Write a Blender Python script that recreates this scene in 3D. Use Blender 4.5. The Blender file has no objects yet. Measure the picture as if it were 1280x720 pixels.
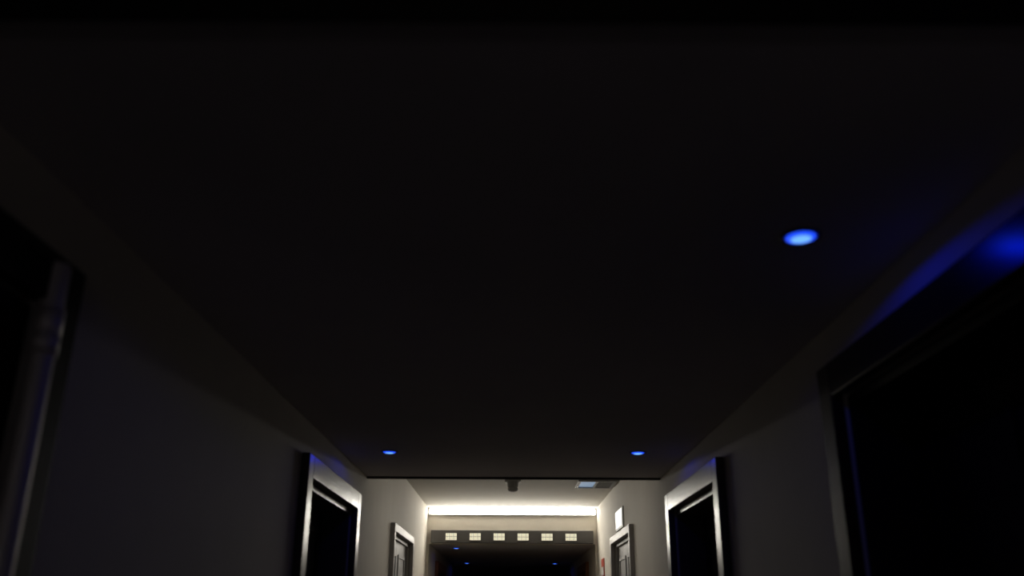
import bpy, bmesh, math
from mathutils import Matrix, Vector
C = bpy.context.scene.collection
CZ = 1.5
try:
    bpy.context.scene.view_settings.view_transform = 'Standard'
except Exception: pass

def mat(name, col, rough=0.6, metal=0.0, emit=None, estr=0.0, noise=0.0, nscale=8.0, bump=0.0, bscale=200, spec=0.5):
    m = bpy.data.materials.new(name); m.use_nodes = True
    nt = m.node_tree; b = nt.nodes['Principled BSDF']
    b.inputs['Base Color'].default_value = (*col, 1)
    b.inputs['Roughness'].default_value = rough
    b.inputs['Metallic'].default_value = metal
    b.inputs['Specular IOR Level'].default_value = spec
    tc = nt.nodes.new('ShaderNodeTexCoord')
    if noise > 0:
        n = nt.nodes.new('ShaderNodeTexNoise'); n.inputs['Scale'].default_value = nscale
        n.inputs['Detail'].default_value = 4
        r = nt.nodes.new('ShaderNodeValToRGB')
        r.color_ramp.elements[0].color = (*[c*(1-noise) for c in col], 1)
        r.color_ramp.elements[1].color = (*[min(1, c*(1+noise)) for c in col], 1)
        r.color_ramp.elements[0].position = 0.3; r.color_ramp.elements[1].position = 0.7
        nt.links.new(tc.outputs['Object'], n.inputs['Vector'])
        nt.links.new(n.outputs['Fac'], r.inputs['Fac'])
        nt.links.new(r.outputs['Color'], b.inputs['Base Color'])
    if bump > 0:
        n2 = nt.nodes.new('ShaderNodeTexNoise'); n2.inputs['Scale'].default_value = bscale
        bp = nt.nodes.new('ShaderNodeBump'); bp.inputs['Strength'].default_value = bump
        bp.inputs['Distance'].default_value = 0.002
        nt.links.new(tc.outputs['Object'], n2.inputs['Vector'])
        nt.links.new(n2.outputs['Fac'], bp.inputs['Height'])
        nt.links.new(bp.outputs['Normal'], b.inputs['Normal'])
    if emit:
        b.inputs['Emission Color'].default_value = (*emit, 1)
        b.inputs['Emission Strength'].default_value = estr
    return m

M_wall = mat('wall_paint', (0.60, 0.56, 0.49), 0.75, noise=0.03, nscale=3, bump=0.1, spec=0.15)
M_ceil = mat('ceiling_paint', (0.66, 0.62, 0.64), 0.9, noise=0.03, nscale=2, spec=0.1)
M_ceil2 = mat('lobby_ceiling_paint', (0.62, 0.60, 0.55), 0.85, noise=0.02, spec=0.2)
M_floor = mat('carpet', (0.11, 0.10, 0.09), 0.95, noise=0.3, nscale=20, bump=0.5)
M_cas = mat('casing_lacquer', (0.075, 0.062, 0.056), 0.30, noise=0.1, nscale=12)
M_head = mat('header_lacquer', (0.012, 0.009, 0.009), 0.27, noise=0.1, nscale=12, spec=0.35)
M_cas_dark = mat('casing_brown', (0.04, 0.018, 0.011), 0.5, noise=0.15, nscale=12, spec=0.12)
M_cas_light = mat('casing_grey', (0.30, 0.28, 0.26), 0.45, noise=0.05, nscale=12)
M_wood = mat('dark_wood', (0.014, 0.010, 0.009), 0.55, noise=0.3, nscale=10, spec=0.12)
M_brown = mat('brown_wood', (0.26, 0.10, 0.035), 0.45, noise=0.2, nscale=10)
M_grey = mat('grey_door', (0.42, 0.41, 0.40), 0.5, noise=0.05)
M_metal = mat('steel', (0.55, 0.54, 0.52), 0.3, metal=0.9)
M_bead = mat('brushed_edge_strip', (0.80, 0.76, 0.70), 0.58, metal=0.55)
M_dark = mat('dark_trim', (0.02, 0.016, 0.014), 0.5)
M_bar = mat('bar_housing', (0.12, 0.115, 0.11), 0.6)
M_white = mat('white_plastic', (0.6, 0.6, 0.58), 0.5)
M_det = mat('detector_plastic', (0.30, 0.29, 0.27), 0.5)
M_led = mat('led_diffuser', (0.8, 0.8, 0.8), 0.5, emit=(1, 0.96, 0.87), estr=34)
M_lamp = mat('lamp_diffuser', (0.3, 0.3, 0.25), 0.5, emit=(1, 0.92, 0.66), estr=0.9)
M_blue = mat('blue_lamp', (0.02, 0.04, 0.4), 0.4, emit=(0.015, 0.08, 1.0), estr=1.3)
M_bluecore = mat('blue_lamp_core', (0.05, 0.1, 0.4), 0.4, emit=(0.14, 0.38, 1.0), estr=1.4)
M_bluecup = mat('blue_reflector', (0.05, 0.05, 0.3), 0.35, emit=(0.0, 0.02, 1.0), estr=0.25)
M_vent = mat('vent_metal', (0.35, 0.35, 0.35), 0.5)
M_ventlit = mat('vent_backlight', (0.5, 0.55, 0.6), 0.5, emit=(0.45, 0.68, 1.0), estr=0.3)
M_sign = mat('emergency_diffuser', (0.85, 0.85, 0.82), 0.4, emit=(1, 0.97, 0.9), estr=0.4)
M_red = mat('red_plastic', (0.45, 0.05, 0.02), 0.4)

def boxes(name, lst, m, parent=None, bevel=0.0):
    """lst of (x0,x1,y0,y1,z0,z1); z relative to camera height"""
    me = bpy.data.meshes.new(name); bm = bmesh.new()
    for (x0, x1, y0, y1, z0, z1) in lst:
        x0, x1 = min(x0, x1), max(x0, x1)
        vs = [bm.verts.new((x, y, z + CZ)) for x in (x0, x1) for y in (y0, y1) for z in (z0, z1)]
        for f in ((0,1,3,2),(4,6,7,5),(0,4,5,1),(2,3,7,6),(0,2,6,4),(1,5,7,3)):
            bm.faces.new([vs[i] for i in f])
    bmesh.ops.recalc_face_normals(bm, faces=bm.faces)
    bm.to_mesh(me); bm.free(); me.materials.append(m)
    o = bpy.data.objects.new(name, me); C.objects.link(o)
    if bevel:
        b = o.modifiers.new('bevel', 'BEVEL'); b.width = bevel; b.segments = 3
        for p in me.polygons: p.use_smooth = True
        w = o.modifiers.new('wn', 'WEIGHTED_NORMAL')
    if parent: o.parent = parent
    return o

def lathe(name, prof, m, loc, parent=None, axis='z', seg=40):
    me = bpy.data.meshes.new(name); bm = bmesh.new()
    rings = []
    for r, z in prof:
        if r < 1e-6:
            rings.append([bm.verts.new((0, 0, z))])
        else:
            rings.append([bm.verts.new((r*math.cos(2*math.pi*i/seg), r*math.sin(2*math.pi*i/seg), z)) for i in range(seg)])
    for a, b in zip(rings, rings[1:]):
        for i in range(seg):
            j = (i+1) % seg
            if len(a) == 1: bm.faces.new((a[0], b[i], b[j]))
            elif len(b) == 1: bm.faces.new((a[i], a[j], b[0]))
            else: bm.faces.new((a[i], a[j], b[j], b[i]))
    bmesh.ops.recalc_face_normals(bm, faces=bm.faces)
    bmesh.ops.translate(bm, vec=Vector((loc[0], loc[1], loc[2]+CZ)), verts=bm.verts)
    for f in bm.faces: f.smooth = True
    bm.to_mesh(me); bm.free(); me.materials.append(m)
    o = bpy.data.objects.new(name, me); C.objects.link(o)
    if parent: o.parent = parent
    return o

def empty(name):
    e = bpy.data.objects.new(name, None); C.objects.link(e); return e

XL, XR = -1.12, 1.16
FL = -1.5
H1, H2, H3 = 1.0, 1.35, 0.88
Y0, YS, YF, YE = -2.0, 6.95, 12.2, 30.0
T = 0.35
# y0, y1, top, recess, leaf material, jamb material, header material, casing width
DL = [(0.30, 2.08, .80, .20, M_wood, M_wood, M_wood, .12), (4.73, 6.47, .81, .20, M_wood, M_cas, M_cas, .12), (8.46, 10.2, .80, .04, M_grey, M_cas_light, M_cas_light, .075)]
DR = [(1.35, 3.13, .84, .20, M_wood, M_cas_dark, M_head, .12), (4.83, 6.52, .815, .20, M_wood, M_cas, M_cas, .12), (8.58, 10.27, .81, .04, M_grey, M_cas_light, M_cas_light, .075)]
DLf = [(13.3, 15.0, .72, .10, M_brown, M_brown, M_brown, .12), (17.2, 18.9, .72, .10, M_brown, M_brown, M_brown, .12)]
DRf = list(DLf)

def wall(name, x, s, doors, ya, yb, top):
    L = []; y = ya
    for (a, b, t, *_r) in doors:
        c = _r[-1]
        i0, i1, it = a+c-.01, b-c+.01, t-c+.01
        L.append((x, x+s*T, y, i0, FL, top))
        L.append((x, x+s*T, i0, i1, it, top))
        y = i1
    L.append((x, x+s*T, y, yb, FL, top))
    return boxes(name, L, M_wall)
wall('wall_left', XL, -1, DL, Y0, YF, H2+.1)
wall('wall_right', XR, 1, DR, Y0, YF, H2+.1)
wall('wall_left_far', XL+.03, -1, DLf, YF, YE, H3)
wall('wall_right_far', XR-.03, 1, DRf, YF, YE, H3)
boxes('wall_back', [(XL-T, XR+T, Y0-.2, Y0, FL, H1+.1)], M_wall)
boxes('wall_end', [(XL-T, XR+T, YE, YE+.2, FL, H3+.1)], M_wall)
boxes('floor', [(XL-T, XR+T, Y0-.2, YE+.2, FL-.1, FL)], M_floor)
boxes('ceiling', [(XL, XR, Y0, YS, H1, H2+.1)], M_ceil)
boxes('ceiling_lobby', [(XL, XR, YS, YF, H2, H2+.1)], M_ceil2)
boxes('ceiling_far', [(XL-T, XR+T, YF+.2, YE, H3, H3+.1)], M_ceil)
boxes('wall_lintel', [(XL-T, XR+T, YF, YF+.2, H3, H2+.1)], M_wall)
boxes('trim_1', [(XL, XR, YS-.03, YS+.012, H1-.014, H1)], M_dark)
boxes('trim_2', [(XL, XR, .70, 1.30, H1-.018, H1)], M_dark)

def base(name, x, s, doors, ya, yb):
    L = []; y = ya
    for (a, b, *_r) in doors:
        L.append((x, x-s*.015, y, a, FL, FL+.1)); y = b
    L.append((x, x-s*.015, y, yb, FL, FL+.1))
    boxes(name, L, M_cas)
base('baseboard_left', XL, -1, DL, Y0, YF); base('baseboard_right', XR, 1, DR, Y0, YF)

P = .045
dn = 0
def door(x, s, d):
    global dn; dn += 1
    a, b, t, rec, m, mj, mh, c = d
    e = empty('door_%d' % dn)
    q = x - s*P
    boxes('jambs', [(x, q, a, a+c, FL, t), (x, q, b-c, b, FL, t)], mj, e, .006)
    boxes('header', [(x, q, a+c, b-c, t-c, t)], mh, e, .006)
    st = .035; f = x + s*.012
    ms = M_wood if mj is M_cas_dark else mj
    boxes('stop', [(f, x+s*rec, a+c, a+c+st, FL, t-c), (f, x+s*rec, b-c-st, b-c, FL, t-c), (f, x+s*rec, a+c+st, b-c-st, t-c-st, t-c)], ms, e, .004)
    p = x+s*rec; mid = (a+b)/2
    boxes('leaf', [(p, p+s*.045, a+c, mid-.003, FL+.01, t-c), (p, p+s*.045, mid+.003, b-c, FL+.01, t-c)], m, e)
    mo = []
    for (u, v) in ((a+c+st+.1, mid-.1), (mid+.1, b-c-st-.1)):
        for (z0, z1) in ((FL+.2, -.65), (-.5, t-c-st-.12)):
            mo += [(p, p-s*.012, u, v, z0, z0+.03), (p, p-s*.012, u, v, z1-.03, z1),
                   (p, p-s*.012, u, u+.03, z0+.03, z1-.03), (p, p-s*.012, v-.03, v, z0+.03, z1-.03)]
    boxes('moulding', mo, m, e)
    boxes('handle', [(p, p-s*.012, mid-.085, mid-.045, -.56, -.36), (p-s*.012, p-s*.05, mid-.075, mid-.055, -.45, -.43),
                     (p-s*.04, p-s*.055, mid-.19, mid-.055, -.452, -.428)], M_metal, e, .003)
    return e
for d in DL: 
    e = door(XL, -1, d)
    if d is DL[0]:
        lathe('edge_strip', [(0, FL), (.030, FL), (.030, .765), (.026, .775), (0, .775)], M_bead, (XL+P-.004, 1.945, 0), e)
        lathe('hinge_barrel', [(0, .55), (.034, .55), (.034, .60), (.030, .602), (.034, .604), (.034, .66), (0, .66)], M_bead, (XL+P-.002, 1.943, 0), e)
for d in DR: door(XR, 1, d)
for d in DLf: door(XL+.03, -1, d)
for d in DRf: door(XR-.03, 1, d)

def downlight(x, y, zc, power):
    e = empty('recessed_downlight')
    r = .048
    lathe('trim_ring', [(r-.006, .0), (r, -.006), (r+.004, -.006), (r+.008, 0)], M_dark, (x, y, zc), e)
    lathe('reflector', [(r-.004, -.001), (r-.006, -.003), (r-.004, -.004), (r-.012, -.0015), (.030, -.001)], M_bluecup, (x, y, zc), e)
    lathe('lens', [(r-.008, -.002), (.040, -.006), (.028, -.010)], M_blue, (x, y, zc), e)
    lathe('lens_core', [(.028, -.010), (.014, -.013), (0, -.014)], M_bluecore, (x, y, zc), e)
    if power > 0:
        l = bpy.data.lights.new('spot', 'SPOT'); l.energy = power; l.color = (0.0, 0.012, 1.0)
        l.spot_size = math.radians(172); l.spot_blend = .12; l.shadow_soft_size = 0.0
        o = bpy.data.objects.new('bulb', l); o.location = (x, y, zc+CZ-.03); C.objects.link(o); o.parent = e
downlight(.81, 2.265, H1, .85)
downlight(-.80, 5.80, H1, .5); downlight(.83, 5.78, H1, .5)
downlight(-.77, 12.96, H3, .12)
downlight(-.80, 16.85, H3, .12); downlight(.81, 16.85, H3, .12)

e = empty('linear_wall_light')
boxes('housing', [(XL+.01, XR-.01, YF-.03, YF, H2-.095, H2-.005)], M_white, e)
boxes('diffuser', [(XL+.03, XR-.03, YF-.036, YF-.03, H2-.085, H2-.025)], M_led, e)

e = empty('louvred_lamp_bar')
boxes('housing', [(XL+.06, XR-.06, YF-.09, YF-.001, .885, 1.05)], M_bar, e, .006)
lp = []; fr = []; lv = []
for i in range(6):
    xc = (-74 + 29.8*i)/1100*11.75
    w, h = .078, .048; zc = .965
    lp.append((xc-w+.006, xc+w-.006, YF-.094, YF-.09, zc-h+.004, zc+h-.004))
    fr += [(xc-w-.006, xc+w+.006, YF-.104, YF-.09, zc+h, zc+h+.008), (xc-w-.006, xc+w+.006, YF-.104, YF-.09, zc-h-.008, zc-h),
           (xc-w-.006, xc-w, YF-.104, YF-.09, zc-h, zc+h), (xc+w, xc+w+.006, YF-.104, YF-.09, zc-h, zc+h)]
    for k in range(1, 6):
        xx = xc-w+2*w*k/6
        lv.append((xx-.003, xx+.003, YF-.102, YF-.094, zc-h, zc+h))
    lv.append((xc-w, xc+w, YF-.100, YF-.094, zc-.003, zc+.003))
    l = bpy.data.lights.new('lamp_beam', 'SPOT'); l.energy = 5.8; l.color = (1, .93, .82)
    l.spot_size = math.radians(150); l.spot_blend = .8; l.shadow_soft_size = 0.0
    o = bpy.data.objects.new('lamp_beam', l); o.location = (xc, YF-.12, zc+CZ); o.rotation_euler = (math.radians(-90), 0, 0)
    C.objects.link(o); o.parent = e
boxes('lamps', lp, M_lamp, e); boxes('lamp_frames', fr, M_bar, e); boxes('louvres', lv, M_vent, e)

lathe('smoke_detector', [(0, 0), (.085, 0), (.085, -.022), (.062, -.03), (.058, -.075), (.05, -.078), (.05, -.088), (.058, -.091), (.05, -.115), (.02, -.125), (0, -.125)], M_det, (.02, 9.55, H2))
e = empty('ceiling_air_vent')
x0, x1, y0, y1 = .72, 1.13, 9.5, 10.05; z = H2
boxes('frame', [(x0, x1, y0, y0+.03, z-.02, z), (x0, x1, y1-.03, y1, z-.02, z), (x0, x0+.03, y0+.03, y1-.03, z-.02, z),
                (x1-.03, x1, y0+.03, y1-.03, z-.02, z), ((x0+x1)/2-.012, (x0+x1)/2+.012, y0+.03, y1-.03, z-.02, z)], M_vent, e)
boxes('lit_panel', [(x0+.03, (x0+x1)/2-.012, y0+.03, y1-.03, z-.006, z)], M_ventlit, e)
boxes('slats', [((x0+x1)/2+.012, x1-.03, y0+.05+.05*k, y0+.065+.05*k, z-.018, z) for k in range(9)], M_vent, e)

e = empty('emergency_wall_light')
boxes('body', [(XR, XR-.014, 9.28, 9.87, .845, 1.055)], M_white, e, .004)
boxes('diffuser', [(XR-.014, XR-.022, 9.30, 9.85, .86, 1.04)], M_sign, e, .004)
e = empty('fire_alarm_sign')
boxes('plate', [(XR, XR-.012, 11.35, 11.65, .40, .66)], M_red, e, .003)
boxes('label', [(XR-.012, XR-.015, 11.38, 11.62, .46, .56)], M_white, e)

e = empty('unseen_lobby_fill')  # added fill panel, hidden above the soffit, brightens lobby and far wall
boxes('frame', [(-.32, .36, 7.9, 7.93, H2-.02, H2), (-.32, .36, 8.47, 8.5, H2-.02, H2), (-.32, -.29, 7.93, 8.47, H2-.02, H2), (.33, .36, 7.93, 8.47, H2-.02, H2)], M_white, e)
M_lobby_fill = mat('lobby_fill_glow', (.8, .8, .8), .5, emit=(1, .95, .85), estr=3.5)
boxes('diffuser', [(-.29, .33, 7.93, 8.47, H2-.012, H2)], M_lobby_fill, e)

e = empty('unseen_back_fill')  # invented glow behind the camera, lifts the dark near ceiling and walls
M_back_fill = mat('back_fill_glow', (.6, .6, .7), .5, emit=(.92, .85, .98), estr=1.9)
boxes('back_fill_plate', [(-.35, .35, Y0, Y0+.02, .1, .34)], M_white, e, .004)
boxes('back_fill_panel', [(-.32, .32, Y0+.02, Y0+.06, .13, .31)], M_back_fill, e, .01)

w = bpy.data.worlds.new('world'); bpy.context.scene.world = w; w.use_nodes = True
w.node_tree.nodes['Background'].inputs[0].default_value = (0.0, 0.0, 0.0, 1)

cam = bpy.data.cameras.new('camera'); co = bpy.data.objects.new('camera', cam); C.objects.link(co)
cam.sensor_width = 36; cam.lens = 1100/1280*36; cam.clip_start = .05
pitch = math.atan(408/1100)
R = Matrix.Rotation(math.pi/2+pitch, 4, 'X') @ Matrix.Rotation(math.radians(.3), 4, 'Z')
co.matrix_world = Matrix.Translation((0, 0, CZ)) @ R
cam.dof.use_dof = True; cam.dof.focus_distance = 11.5; cam.dof.aperture_fstop = 1.5
bpy.context.scene.camera = co
